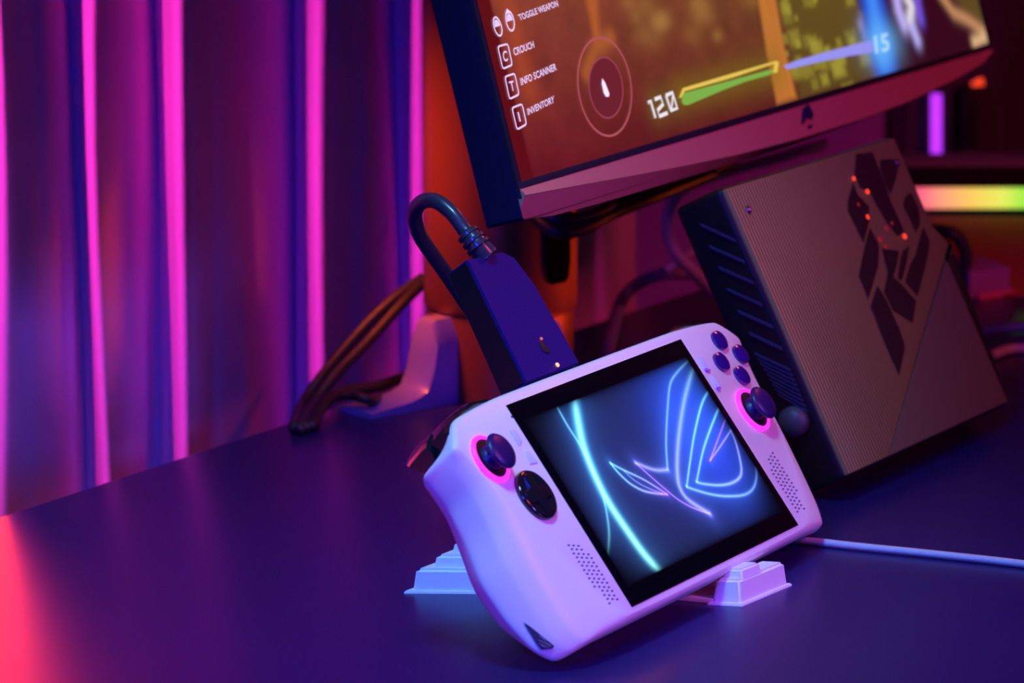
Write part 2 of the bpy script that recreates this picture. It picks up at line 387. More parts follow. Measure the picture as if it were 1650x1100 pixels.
kq = [mp((800.7, 75.3), (817, 70.9), (824.2, 104.8), (808.9, 111.3)), mp((812.2, 124), (828, 118.6), (835.1, 152.4), (819.8, 160)), mp((823.6, 174.2), (840, 167.7), (847.1, 200.4), (831.8, 209.1))]
for q in kq: link('key_icon', outline(q, .0009), M_text, mon, smooth=False)
def ell(c, A, B, n=40, a0=0, a1=2*math.pi): return [(c[0]+A[0]*math.cos(t)+B[0]*math.sin(t), c[1]+A[1]*math.cos(t)+B[1]*math.sin(t)) for t in [a0+(a1-a0)*k/n for k in range(n+1)]]
def mouse_icon(c, A, B, tip=None):
    o = ell(c, A, B, 28)
    ms = [strip(mp(*o), .0009, TW, .0001)]
    up = ell(c, (A[0]*.75, A[1]*.75), (B[0]*.75, B[1]*.75), 14, math.pi, 2*math.pi)
    ms.append(fl(mp(*up), TW, TW+.0001))
    if tip: ms.append(fl(mp(tip, (c[0]-B[0]*.75-5, c[1]-B[1]*.75), (c[0]-B[0]*.75+5, c[1]-B[1]*.75-1)), TW, TW+.0001))
    lk = join_me(ms); link('mouse_icon', lk, M_text, mon, smooth=False)
mouse_icon((800.6, 43), (5.6, -2), (4.2, 14.8)); mouse_icon((820.5, 34), (6, -2), (3.4, 15.6), (815.5, 14))
M_hudline = mat('hud_circle_line', (.05, .03, .03), .5, em=srgb(170, 80, 84), es=1)
M_hudin = mat('hud_circle_inner_line', (.05, .03, .03), .5, em=srgb(146, 62, 70), es=1)
M_hudfill = mat('hud_circle_fill', (.02, .01, .01), .5, em=srgb(104, 30, 34), es=1)
M_white_em = mat('hud_marker_white', (.1, .1, .1), .5, em=srgb(240, 225, 255), es=1.1)
link('radar_circle', strip(mp(*ell((973, 140), (41, -13.5), (14, 78), 72)), .0011, TW, .0001), M_hudline, mon, smooth=False)
link('radar_disc', fl(mp(*ell((975, 141.5), (26, -8.6), (8, 48), 48)[:-1]), TW*.4, TW*.7), M_hudfill, mon, smooth=False)
link('radar_circle', strip(mp(*ell((975, 141.5), (26, -8.6), (8, 48), 60)), .0008, TW, .0001), M_hudin, mon, smooth=False)
link('radar_marker', fl(mp((969, 127), (973, 133), (980, 151), (979.5, 156), (975, 156), (971.5, 150), (968.5, 136)), TW*1.1, TW*1.5), M_white_em, mon, smooth=False)
def c3(*p): return mp(*[(1020+x/6.346, 80+y/6.346) for x, y in p])
M_green = mat('hud_green_bar', (.02, .05, .01), .5, em=srgb(122, 176, 70), es=1); M_yel = mat('hud_yellow_edge', (.05, .05, .01), .5, em=srgb(226, 196, 84), es=1)
M_bluebar = mat('hud_blue_bar', (.02, .02, .06), .5, em=srgb(150, 146, 240), es=1)
link('green_bar', fl(c3((490, 520), (515, 445), (1000, 315), (1400, 205), (1440, 225), (1380, 262), (1150, 325), (900, 420), (700, 505), (560, 566), (510, 566)), TW, TW+.0001), M_green, mon, smooth=False)
link('yellow_bar_edge', join_me([fl(c3((462, 492), (500, 395), (1000, 247), (1450, 118), (1480, 130), (1000, 290), (520, 428), (482, 497)), TW*1.3, TW*1.6), fl(c3((1440, 125), (1480, 130), (1465, 235), (1425, 240)), TW*1.3, TW*1.6)]), M_yel, mon, smooth=False)
link('blue_bar', fl(mp((1262, 106), (1285, 97), (1330, 84), (1403, 65), (1406, 84), (1370, 90), (1320, 100), (1268, 112)), TW, TW+.0001), M_bluebar, mon, smooth=False)
M_num = mat('hud_number_white', (.1, .1, .1), .5, em=srgb(236, 230, 232), es=1)
nq = lambda *p: c3(*p)
dig = [nq((148, 545), (172, 522), (222, 700)), nq((215, 510), (275, 485), (300, 560), (245, 620), (262, 682), (345, 648)), nq((330, 470), (395, 440), (445, 600), (380, 625), (330, 470)), nq((400, 470), (385, 610))]
link('lettering', join_me([strip(d_, .0019 if k != 3 else .0012, TW, .0001) for k, d_ in enumerate(dig)]), M_num, mon, smooth=False)
M_cy = mat('hud_cyan_number', (.1, .1, .1), .5, em=srgb(170, 220, 255), es=1)
text_quad('15', mp((1407, 58), (1430, 53), (1433, 82), (1410, 87)), TW, M_cy, mon)

# monitor stand (pole + tripod base), a part of the monitor
SX, SY = -.0062, 2.262
Mw = Matrix.Translation((SX, SY, 0))
def wlink(name, me, m, auto=35, parent=mon, F=MF):
    me.transform(F.M.inverted()); return link(name, me, m, parent, auto=auto)
me = lathe([(0, .0), (.0395, .0), (.0395, .0452), (.0385, .0465), (.0385, .0472), (.0, .0472)], 64); me.transform(Mw); wlink('stand_foot_column', me, M_stand_metal)
me = lathe([(0, .0473), (.0402, .0473), (.0412, .0495), (.0412, .30), (.038, .305), (0, .305)], 64); me.transform(Mw); wlink('stand_pole', me, M_stand_metal)
def fin(ang, L=.100, hw=.0125):
    d = Vector((math.cos(ang), math.sin(ang), 0)); s = Vector((-d.y, d.x, 0)); rings = []
    for k in range(29):
        t = k/28; r = .030+(L-.030)*t; h = float(np.interp(r, [.030, .050, .0525, .0535, .0565, .060, .066, .074, L], [.0462, .0455, .0430, .0322, .0208, .0120, .0085, .0062, .0032]))
        wd = hw*(.80+.35*t); rings.append([tuple(Vector((SX, SY, 0))+d*r+s*a+Vector((0, 0, z))) for a, z in ((-wd, 0), (wd, 0), (wd, h*.75), (wd*.55, h), (-wd*.55, h), (-wd, h*.75))])
    return loft(rings)
for a in (220, 300, 90): wlink('stand_foot', fin(math.radians(a)), M_foot_metal, 40)
# cable slot in the pole, seen from the front right
slot_d = Vector((.089, -1, 0)).normalized()
me = prism([(-.0092, .074), (-.0078, .066), (-.005, .0635), (.005, .0635), (.0078, .066), (.0092, .074), (.0092, .19), (-.0092, .19)], -.003, .0011, .0004)
slot_c = Vector((SX+.0306, SY-.0269, 0)); nrm = Vector((.0306, -.0269, 0)).normalized(); sx = Vector((-nrm.y, nrm.x, 0))
R = Matrix((sx, Vector((0, 0, 1)), nrm)).transposed().to_4x4(); R.translation = slot_c; me.transform(R); wlink('cable_slot', me, mat('slot_dark_void', (.002, .002, .002), .9, spec=0))
# arm joining pole and screen
me = tube([(SX, SY, .285), (SX+.04, SY-.02, .30), tuple(MF.C+MF.U*.30+MF.V*.17-MF.N*.035)], .022, 16); wlink('stand_arm', me, M_stand_metal)

# ------------------------------------------------------------------ handheld console
AF = Frame((.06264, 1.80303, HC-.39654), 1.0846732, .638547)
con = thing('handheld_console', 'white handheld game console with glowing blue screen, leaning on its stand', 'game console', AF)
mm = .001
# key contour: flat edge, shoulder, mid side, rear edge, back  (left half, mirrored)
K = [((0, 53.2), (0, 54.4, -.7), (0, 55.2, -3), (0, 55.2, -14), (0, 51, -17)),
     ((-40, 53.2), (-40, 54.4, -.7), (-40, 55.2, -3), (-40, 55.2, -14), (-40, 51, -17)),
     ((-84, 53.0), (-84, 54.2, -.7), (-84, 55.0, -3), (-84, 54.8, -13), (-84, 46, -17)),
     ((-104, 52.2), (-104, 53.4, -.7), (-104, 54.0, -3), (-103, 48, -9), (-100, 40, -18)),
     ((-123, 50.6), (-124.2, 51.8, -.8), (-125, 52.2, -3), (-122, 43, -10), (-116, 36, -20)),
     ((-130, 45.6), (-131.2, 46.6, -1.0), (-132.2, 46.6, -3.5), (-134, 40.5, -11), (-126, 34, -21)),
     ((-135.2, 40.0), (-137.2, 40.4, -1.6), (-137.8, 40.6, -5), (-142.5, 38.6, -18.5), (-137, 34, -23)),
     ((-132.0, 34.5), (-134.6, 34.5, -2.4), (-136.4, 34.2, -6.5), (-139.2, 34.0, -19), (-135, 31, -24)),
     ((-127.6, 23), (-130.6, 23, -2.6), (-133.0, 22.5, -7.5), (-134.0, 21.5, -21), (-128, 20, -28)),
     ((-124.5, 8), (-128.6, 8, -2.4), (-133.0, 7.5, -8.5), (-134.5, 6.5, -22), (-127, 6, -32)),
     ((-118.5, -10), (-127.2, -11, -2.8), (-135.2, -11.5, -10.5), (-139.6, -12, -23), (-131, -12, -34)),
     ((-110, -27), (-124.6, -29, -3.6), (-133.6, -30, -11.5), (-138.4, -31, -23), (-130, -30, -33)),
     ((-102.5, -39), (-122, -44.5, -4.4), (-131, -45.5, -12.5), (-135.5, -46, -21.5), (-124, -42, -29)),
     ((-97.5, -46), (-117.5, -53.2, -4.8), (-125.5, -54.2, -12), (-129.5, -54.2, -19.5), (-117, -47, -25)),
     ((-93, -50.2), (-106.5, -53.2, -3.6), (-110.5, -54.0, -10), (-112.5, -53.2, -16.5), (-107, -50, -22)),
     ((-86, -51.6), (-92, -53.2, -1.4), (-93, -54.2, -5), (-93, -53.8, -14), (-90, -50, -18)),
     ((-60, -51.8), (-60, -53.0, -.7), (-60, -54.0, -3), (-60, -54.0, -14), (-60, -50, -17)),
     ((-25, -51.8), (-25, -53.0, -.7), (-25, -54.0, -3), (-25, -54.0, -14), (-25, -50, -17)),
     ((0, -51.8), (0, -53.0, -.7), (0, -54.0, -3), (0, -54.0, -14), (0, -50, -17))]
def mirror(k): return tuple((-p[0],)+tuple(p[1:]) for p in k)
KK = K+[mirror(k) for k in reversed(K[1:-1])]
SUBD = 10
def ring_from(idx):
    pts = [Vector((k[idx][0], k[idx][1], k[idx][2] if len(k[idx]) > 2 else 0)) for k in KK]; n = len(pts); out = []
    for i in range(n):
        for k in range(SUBD): out.append(pts[i].lerp(pts[(i+1) % n], k/SUBD))
    for _ in range(9):
        out = [out[i-1]*.25+out[i]*.5+out[(i+1) % len(out)]*.25 for i in range(len(out))]
    return out
R5 = [ring_from(i) for i in range(5)]
nR = len(R5[0])
cen = [Vector((p.x*.86, p.y*.8, p.z-2)) for p in R5[4]]
def lp(A, B, t): return [A[j].lerp(B[j], t) for j in range(nR)]
ctrl = [R5[0], R5[1], lp(R5[1], R5[2], .80), lp(R5[2], R5[3], .14), lp(R5[2], R5[3], .86), lp(R5[3], R5[4], .14), R5[4], cen]
rings = [R5[0], lp(R5[0], R5[1], .35)]
for i in range(1, 7):                       # quadratic spline through the mid-points: smooth, never overshoots
    f0 = .62 if i == 1 else .5
    A = lp(ctrl[i-1], ctrl[i], .5 if i > 1 else .35); B = ctrl[i]; D = lp(ctrl[i], ctrl[i+1], .5)
    for k in range(1, 7):
        t = k/6; rings.append([A[j]*(1-t)**2+B[j]*2*t*(1-t)+D[j]*t*t for j in range(nR)])
rings.append(cen)
link('shell', loft([[tuple(p*mm) for p in r] for r in rings]), M_white, con, auto=50)
# screen glass and lit display
GW, GH = .0839, .0495
link('screen_glass', box(-GW, GW, -GH, GH, -.0005, .0005, .0003), M_glass, con, auto=30)
c5 = lambda *p: [AF.on(840+x/2.6196, 560+y/2.6196) for x, y in p]
sm2 = lambda pts: [tuple(q) for q in [(v.x, v.y) for v in cat([(p[0], p[1], 0) for p in pts], 8)]]
CY, LB, LV, PU, GR = (90, 215, 255), (90, 165, 255), (150, 150, 255), (170, 80, 240), (70, 190, 150)
strokes = [  # points, core width mm, glow mm, colour start/end, core strength, glow strength
 (sm2(c5((218, 210), (240, 340), (262, 430), (312, 555), (370, 665), (450, 785), (515, 875), (590, 960))), 1.9, 4.8, CY, (120, 240, 220), 1.3, .7),
 (sm2(c5((140, 240), (190, 330), (250, 425), (300, 530), (335, 610), (356, 700), (366, 790), (360, 890))), .55, 2.8, CY, (60, 170, 140), .75, .35),
 (sm2(c5((735, 20), (700, 58), (655, 105), (625, 155), (614, 250), (607, 400), (613, 515))), .5, 3.4, (70, 150, 130), LB, .75, .5),
 (sm2(c5((613, 518), (570, 520), (530, 510), (478, 488))), .8, 2.6, LV, LV, .65, .45),
 (sm2(c5((478, 488), (540, 545), (610, 605), (660, 645), (720, 678), (791, 703))), .35, 1.8, PU, PU, .85, .35),
 (sm2(c5((735, 60), (712, 120), (685, 220), (665, 340), (655, 450), (655, 540), (668, 600), (705, 648), (791, 703))), 1.1, 3.4, (60, 150, 140), LV, .75, .5),
 (sm2(c5((790, 180), (758, 240), (728, 360), (710, 470), (694, 588))), .45, 2.6, CY, LB, .95, .45),
 (sm2(c5((694, 590), (740, 606), (800, 622), (860, 629), (930, 625), (970, 602), (987, 560), (987, 510), (975, 470), (940, 410))), .55, 2.6, LB, (100, 150, 255), .95, .5),
 (sm2(c5((850, 220), (822, 275), (785, 370), (760, 450), (736, 568))), .45, 2.4, CY, LB, .95, .45),
 (sm2(c5((736, 570), (770, 578), (830, 583), (880, 575), (915, 553), (925, 520), (917, 465), (900, 400), (880, 352))), .55, 1.8, LB, LV, .95, .4),
 (c5((880, 352), (835, 420), (792, 480)), .32, 1.4, LV, PU, .8, .3),
 (c5((792, 480), (822, 400), (865, 285)), .32, 1.6, PU, PU, .75, .3),
 (sm2(c5((372, 490), (425, 518), (500, 553), (560, 588), (612, 622))), .4, 1.8, CY, PU, .85, .35),
 (sm2(c5((372, 490), (405, 530), (455, 576), (510, 606), (560, 617), (612, 622))), .45, 1.8, CY, PU, .9, .35),
 (sm2(c5((430, 524), (470, 560), (520, 590), (590, 618))), .28, 1.4, LB, PU, .6, .25),
]
fill1 = c5((690, 590), (655, 590), (655, 450), (700, 200), (780, 60), (735, 300))
def ally_art(X, Y):
    c = np.zeros(X.shape+(3,)); nx = X/.0787; ny = Y/.041
    base = lin((34, 40, 104)); edge = lin((22, 34, 62))
    v = np.clip(1-(.6*nx**2+.7*ny**2)*.8, 0, 1)[..., None]; c += edge*(1-v)+base*v
    u0, v0 = AF.on(1130, 700); c += lin((30, 70, 235))*(.85*np.exp(-((X-u0)/.030)**2-((Y-v0)/.032)**2))[..., None]
    for pts, cw, gw, ca, cb, cs, gs in strokes:
        d, t = seg_d(X, Y, pts); d = d*1000; cw = cw*1.45; gw = gw*1.25; A = lin(ca); B = lin(cb); col = A*(1-t)[..., None]+B*t[..., None]
        fade = 1.0
        core = np.exp(-(d/cw)**2)[..., None]; core2 = np.exp(-(d/(cw*.5))**2)[..., None]
        glow = np.exp(-d/gw)[..., None]
        c += col*core*cs*.9+np.array([1, 1, 1])*core2*cs*.18
        c += (np.array([.03, .12, .95])*.75+col*.25)*glow*gs*.62*fade
    # darker toward corners, faint green edge
    e = np.clip((1-np.maximum(abs(nx)**12, 0)), 0, 1)*np.clip(1-abs(ny)**14, 0, 1)
    cor = np.clip(1-.75*np.exp(-(((X+.0787)/.02)**2+((Y-.041)/.02)**2))-.85*np.exp(-(((X-.0787)/.022)**2+((Y+.041)/.02)**2))-.6*np.exp(-(((X+.0787)/.02)**2+((Y+.041)/.02)**2)), 0, 1)
    c = c*(e*cor)[..., None]; return c
us = np.arange(-.0787, .07871, .0005); vs = np.arange(-.0412, .04125, .0003)
link('lit_screen', art_grid(us, vs, .0006, ally_art), art_mat('neon_emblem_screen', .12, 1.25), con, smooth=False)
# sticks
M_cap = mat('stick_cap_rubber', (.018, .006, .09), .38)
def stick(u, v, name='thumbstick'):
    t = lathe([(0, .0004), (.0112, .0004), (.0112, .0010), (.0108, .0015), (.0, .0015)], 48, (u, v)); 
    ring = lathe([(.0090, .0006), (.0110, .0006), (.0111, .0014), (.0104, .0019), (.0094, .0018), (.0088, .0011)], 64, (u, v))
    bmm = bmesh.new(); bmm.from_mesh(ring)
    link('stick_well', lathe([(0, .0004), (.0090, .0004), (.0090, .0012), (.0086, .0013), (.0, .0007)], 48, (u, v)), M_matte, con, auto=40)
    # ring as an annulus tube
    n = 64; R = []
    for k in range(n):
        a = 2*math.pi*k/n; cs, sn = math.cos(a), math.sin(a)
        R.append([(u+r*cs, v+r*sn, h) for r, h in ((.0089, .0003), (.0109, .0003), (.0109, .0012), (.0102, .0018), (.0094, .0018), (.0089, .0012))])
    R.append(R[0]); bmm.free()
    link('light_ring', loft(R, False, False), M_ring, con, auto=60)
    s = link(name, lathe([(0, .0006), (.0058, .0006), (.0052, .0028), (.0038, .0040), (.0036, .0052), (.0068, .0056), (.0079, .0062), (.0082, .0068), (.0081, .0074), (.0074, .0082), (.0055, .0089), (.0030, .0093), (0, .0094)], 48, (u, v)), M_cap, con, auto=40)
    return s
lc = AF.on(788, 740); rc = AF.on(1211.5, 661)
stick(*lc); stick(*rc)
# buttons
def dome(u, v, r, h, n=32): return lathe([(0, -.0004), (r, -.0004), (r, h*.45), (r*.93, h*.78), (r*.75, h*.95), (r*.4, h*1.04), (0, h*1.06)], n, (u, v))
M_btn = mat('smoked_button_plastic', (.035, .006, .17), .14, coat=.8)
for px, py in ((1161, 547.5), (1195, 569.5), (1164, 582), (1197, 604)):
    u, v = AF.on(px, py, .0015); b = link('face_button', dome(u, v, .0050, .0026), M_btn, con, auto=40)
    rg = lathe([(.0052, -.0003), (.0054, -.0003), (.0054, .0004), (.0052, .0004)], 32, (u, v))
u, v = AF.on(863.5, 797.5, .001)
d_ = link('direction_pad', lathe([(0, -.0004), (.0114, -.0004), (.0116, .0014), (.0110, .0024), (.0098, .0026), (.0080, .0020), (.0050, .0016), (0, .0015)], 48, (u, v)), M_gloss, con, auto=60)
cr = [(.003, .0095), (-.003, .0095), (-.003, .003), (-.0095, .003), (-.0095, -.003), (-.003, -.003), (-.003, -.0095), (.003, -.0095), (.003, -.003), (.0095, -.003), (.0095, .003), (.003, .003)]
link('cross_ridge', prism([(u+a, v+b) for a, b in cr], .0010, .0028, .0006), M_gloss, d_, auto=40)
# small slanted function buttons
def q4(*p): return [AF.on(x, y) for x, y in p]
M_fn = mat('pearl_button_plastic', (.62, .72, .86), .3)
for q in (q4((820, 694), (829, 693), (840, 712), (836, 719)), q4((845, 727), (851, 727), (866, 746), (853, 748)),
          q4((1124, 577), (1131, 576), (1143, 595), (1135, 597)), q4((1143, 606), (1149, 607), (1161, 622), (1157, 629))):
    link('function_button', prism(q, -.0004, .0006, .0003), M_fn, con, auto=40)
M_mark = mat('violet_icon_print', (.45, .12, .75), .4)
for q in (q4((1134, 594), (1143, 597), (1142, 600), (1135, 598)), q4((1153, 625), (1157, 631), (1160, 626), (1158, 624))):
    link('button_icon', prism(q, .0003, .0009), M_mark, con, smooth=False)
link('microphone_hole', lathe([(0, -.0002), (.0006, -.0002), (.0006, .0002), (0, .0002)], 12, AF.on(824.6, 671.5)), M_black, con)
# speaker grilles: slanted rows of small slots
def grille(sgn):
    ms = []
    for r in range(15):
        v = -.0150-r*.00200
        for k in range(4):
            u0 = .1012-k*.0033-((r % 2)*.0006); vv = v-(k*.00095)
            lim = -.0150-k*.0026
            if vv > -.0150+k*0-.0 + (0 if k == 0 else -k*.0008) or vv < -.0445: continue
            if k == 0 and r > 10: continue
            if k == 3 and r < 2: continue
            cx = sgn*u0; L = .00105; h = .00042
            p = [(cx-L, vv+h*.3), (cx-L*.6, vv+h), (cx+L*.6, vv+h), (cx+L, vv-h*.3), (cx+L*.6, vv-h), (cx-L*.6, vv-h)]
            ms.append(prism(p, -.0002, .00008))
    return join_me(ms)
M_hole = mat('grille_hole_shadow', (.10, .09, .22), .7)
for s in (-1, 1):
    g = link('speaker_grille', grille(s), M_hole, con, smooth=False); g['kind'] = 'stuff'
# shoulder parts
def shoulder(s):
    def X(p): return (s*p[0]*mm, p[1]*mm, p[2]*mm)
    rb = []
    for u, v, wd in ((-80, 54.6, 4), (-88, 56.6, 8), (-100, 57.6, 10), (-113, 56.0, 11), (-124, 53.2, 11), (-131, 49.2, 9)):
        rb.append([X((u, v+a, b)) for a, b in ((-2.6, -2.4), (-.6, -4), (0, -7), (-.3, -3-wd*.95), (-1.5, -4-wd), (-8, -4-wd), (-8, -6))])
    link('bumper', loft(rb), M_gloss, con, auto=40)
    rt = []
    for u, v, r in ((-98, 51, 9), (-106, 54.5, 14), (-116, 54.2, 16), (-124, 52.8, 16.5), (-131, 50, 15), (-134.5, 47, 12)):
        rt.append([X((u, v-2, -12.5)), X((u, v, -14)), X((u, v+.2, -17)), X((u, v-.4, -13-r*.55)), X((u, v-1.6, -13-r*.85)), X((u, v-2.4, -13-r)), X((u, v-4.6, -13-r*.86)), X((u, v-8, -13-r*.55)), X((u, v-10, -14))])
    link('trigger', loft(rt), M_gloss, con, auto=40)
for s in (1, -1): shoulder(s)
# dark triangular badge on the lower end of the left grip
def grip_patch(pts, w):  return [tuple(Vector((*AF.on(x, y, w), w))) for x, y in pts]
# (placed on the side of the grip by ray-casting onto the shell below)
bpy.context.view_layer.update()
shell = [o for o in con.children if o.name.startswith('shell')][0]
def on_shell(px, py, off):
    Mi = AF.M.inverted(); o = Mi @ Vector((0, 0, HC)); d = (Mi.to_3x3() @ ray(px, py)).normalized()
    ok, loc, nrm_, _ = shell.ray_cast(o, d); return loc+nrm_*off if ok else None
def badge(poly, off, m, name, parent):
    cx = sum(p[0] for p in poly)/len(poly); cy = sum(p[1] for p in poly)/len(poly); v = []; f = []; rows = 6; n = len(poly)
    dense = []
    for i in range(n):
        for k in range(6):
            t = k/6; dense.append((poly[i][0]*(1-t)+poly[(i+1) % n][0]*t, poly[i][1]*(1-t)+poly[(i+1) % n][1]*t))
    for r in range(rows):
        s = 1-r/rows
        for p in dense:
            q = on_shell(cx+(p[0]-cx)*s, cy+(p[1]-cy)*s, off)
            if q is None: return None
            v.append(tuple(q))
    q = on_shell(cx, cy, off); v.append(tuple(q)); N_ = len(dense)
    for r in range(rows-1):
        for j in range(N_): f.append((r*N_+j, r*N_+(j+1) % N_, (r+1)*N_+(j+1) % N_, (r+1)*N_+j))
    for j in range(N_): f.append(((rows-1)*N_+j, (rows-1)*N_+(j+1) % N_, len(v)-1))
    return link(name, from_py(v, f), m, parent, auto=40)
M_badge = mat('dark_badge_panel', (.05, .05, .08), .35)
M_badge2 = mat('badge_emblem_line', (.22, .2, .28), .35)
bd = badge([(843, 1001), (856, 1010), (893, 1040), (890, 1044), (873, 1046), (864, 1036)], .0004, M_badge, 'grip_badge', con)
if bd:
    for q in ([(866, 1028), (888, 1038), (887, 1041), (868, 1031)], [(868, 1034), (880, 1040), (888, 1043), (874, 1041)], [(870, 1022), (880, 1030), (880, 1033), (868, 1024)]):
        badge(q, .0009, M_badge2, 'badge_emblem', bd)

# ------------------------------------------------------------------ connector plug with its thick cable (stands in the console's top)
plug = thing('cable_plug', 'navy black wedge-shaped cable plug pushed into the top of the console', 'cable plug', AF)
pw = -.0025
fp = [AF.on(x, y, pw) for x, y in ((857, 630), (752, 418), (810, 405), (829, 414), (863, 460), (944, 600))]
yb = .0560; fp[0] = (fp[0][0], yb); fp[-1] = (fp[-1][0], yb)
def plug_body():
    c0 = [(x, y, pw) for x, y in fp]
    tb = [0, 1, 1, 1, .8, 0]
    back = [(x+(.0005 if t else 0), y, pw-(.0135 if t == 0 else (.0115 if t == 1 else .0120))) for (x, y), t in zip(fp, tb)]
    me = loft([c0, back]); b_ = bmesh.new(); b_.from_mesh(me); bmesh.ops.bevel(b_, geom=b_.edges[:], offset=.0006, segments=2, affect='EDGES'); return bm_me(b_)
M_plug = mat('plug_matte_plastic', (.010, .005, .12), .5, spec=.22)  # blue sheen of the face is put into this base colour
pb = link('plug_body', plug_body(), M_plug, plug, auto=30)
M_pside = mat('plug_side_shade', (.006, .005, .012), .3, spec=.3)  # side piece of the plug; its shade is put into this black
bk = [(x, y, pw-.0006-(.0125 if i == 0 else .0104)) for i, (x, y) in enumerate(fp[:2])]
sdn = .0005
link('shaded_side_cover', loft([[(fp[0][0]-.0002, fp[0][1]+.001, pw-.0010), (fp[0][0]+.0, fp[0][1]+.001, bk[0][2]), (fp[0][0]-sdn-.0006, fp[0][1]+.001, bk[0][2]), (fp[0][0]-sdn-.0004, fp[0][1]+.001, pw-.0010)],
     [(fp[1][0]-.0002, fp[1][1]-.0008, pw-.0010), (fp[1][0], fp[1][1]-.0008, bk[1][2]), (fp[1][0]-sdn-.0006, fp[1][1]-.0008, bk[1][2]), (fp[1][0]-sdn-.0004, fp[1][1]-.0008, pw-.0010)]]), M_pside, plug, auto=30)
# side latch recess, lock switch and pilot lights on the face
lu, lv = AF.on(872, 548, pw)
link('lock_switch', prism([AF.on(x, y, pw) for x, y in ((868, 552), (872, 550), (880, 560), (886, 566), (884, 570), (874, 566))], pw, pw+.0005, .0002), M_matte, plug, auto=30)
M_pilot = mat('warm_pilot_light', (.2, .05, .02), .3, em=(1, .32, .16), es=2.2); M_pilot2 = mat('dim_pilot_light', (.2, .05, .02), .3, em=(.8, .12, .10), es=.9)
link('pilot_light', dome(*AF.on(897.5, 588, pw), .0010, .0008, 16), M_pilot, plug).location = (0, 0, pw)
link('pilot_light', dome(*AF.on(871.5, 546, pw), .0007, .0008, 16), M_pilot2, plug).location = (0, 0, pw)
link('plug_seam', strip([AF.on(870, 614, pw), AF.on(944, 588, pw)], .0006, pw+.0002, .0002), mat('red_seam_strip', (.5, .03, .06), .4), plug, smooth=False)
# strain relief and cable, in world coordinates: leaves the plug, loops up and back down behind it
Y0 = AF.C.y-.0025
def pl(px, py, Y): return at(px, py, Y)
top_m = AF.M @ Vector(((fp[1][0]+fp[2][0])/2, fp[1][1]-.001, pw-.0058)); YT = top_m.y
cp = [at(783, 412, YT), at(768, 393, YT), at(750, 372, YT+.004), at(728, 343, YT+.008), at(702, 324, YT+.014), at(679, 326, YT+.024), at(668, 346, YT+.036), at(676, 378, YT+.05),
      at(698, 412, YT+.065), at(725, 450, YT+.085), at(770, 520, YT+.13), desk(835, 640, .01)]
M_pc = mat('plug_cable_sheath', (.03, .028, .05), .3, coat=.2)
def wp(name, me, m, par, F, auto=40): me.transform(F.M.inverted()); return link(name, me, m, par, auto=auto)
wp('cable', tube(cp, .0034, 20, 14), M_pc, plug, AF)
sr = [cp[0], cp[1], cp[2]]
wp('strain_relief', tube([cp[0], cp[1], cp[2]*.85+cp[1]*.15], .0048, 20, 12, rf=lambda t: .0056-.0016*t), M_pc, plug, AF)
dirv = (cp[2]-cp[0]).normalized()
for k in range(3):
    p = cat([cp[0], cp[1], cp[2]], 12)[10+k*5]; me = tube([p-dirv*.0007, p+dirv*.0007], .0058-.0003*k, 20, 1); wp('relief_rib', me, M_pc, plug, AF)

# ------------------------------------------------------------------ white stepped stand under the console
st = thing('console_stand', 'white plastic stand of stepped blocks under the console', 'stand')
def tier(P, z0, z1, inset, bevel=.0012, seg=3):
    """P: plan corners; walls lean inward by inset"""
    n = len(P); c = Vector((sum(p[0] for p in P)/n, sum(p[1] for p in P)/n)); top = []
    for i in range(n):
        a, b, d = Vector(P[i-1]), Vector(P[i]), Vector(P[(i+1) % n]); e1 = (a-b).normalized(); e2 = (d-b).normalized(); s = abs(e1.x*e2.y-e1.y*e2.x)
        top.append(b+(e1+e2)*inset/max(s, .3))
    bm = bmesh.new(); v0 = [bm.verts.new((p[0], p[1], z0)) for p in P]; v1 = [bm.verts.new((p[0], p[1], z1)) for p in top]
    bm.faces.new(v0); bm.faces.new(v1)
    for i in range(n): bm.faces.new((v0[i], v0[(i+1) % n], v1[(i+1) % n], v1[i]))
    bmesh.ops.recalc_face_normals(bm, faces=bm.faces)
    ed = [e for e in bm.edges if not (e.verts[0] in v0 and e.verts[1] in v0)]
    bmesh.ops.bevel(bm, geom=ed, offset=bevel, segments=seg, affect='EDGES', clamp_overlap=True); return bm_me(bm)
F0 = desk(1196, 977); FI = desk(1139, 974); FR = desk(1277, 943); FB = FI+(FR-F0)
V2 = lambda p: Vector((p.x, p.y))
plan = [V2(FI), V2(F0), V2(FR), V2(FB)]
def shrink(P, d): 
    n = len(P); o = []
    for i in range(n):
        a, b, c_ = P[i-1], P[i], P[(i+1) % n]; e1 = (a-b).normalized(); e2 = (c_-b).normalized(); s = abs(e1.x*e2.y-e1.y*e2.x); o.append(b+(e1+e2)*d/max(s, .3))
    return o
link('block_flange', tier(plan, 0, .0012, .0002, .0004, 2), M_stand, st, auto=35)
p1_ = shrink(plan, .0013)
link('front_block', tier(p1_, .001, .0112, .0010, .0012), M_stand, st, auto=35)
a_ = (p1_[1]-p1_[0]); b_ = (p1_[2]-p1_[1])
def sub(o, a0, a1, b0, b1): return [o+a_*a0+b_*b0, o+a_*a1+b_*b0, o+a_*a1+b_*b1, o+a_*a0+b_*b1]
link('front_block_step', tier(sub(p1_[0], .16, .88, .10, .52), .0105, .0150, .0008, .0010), M_stand, st, auto=35)
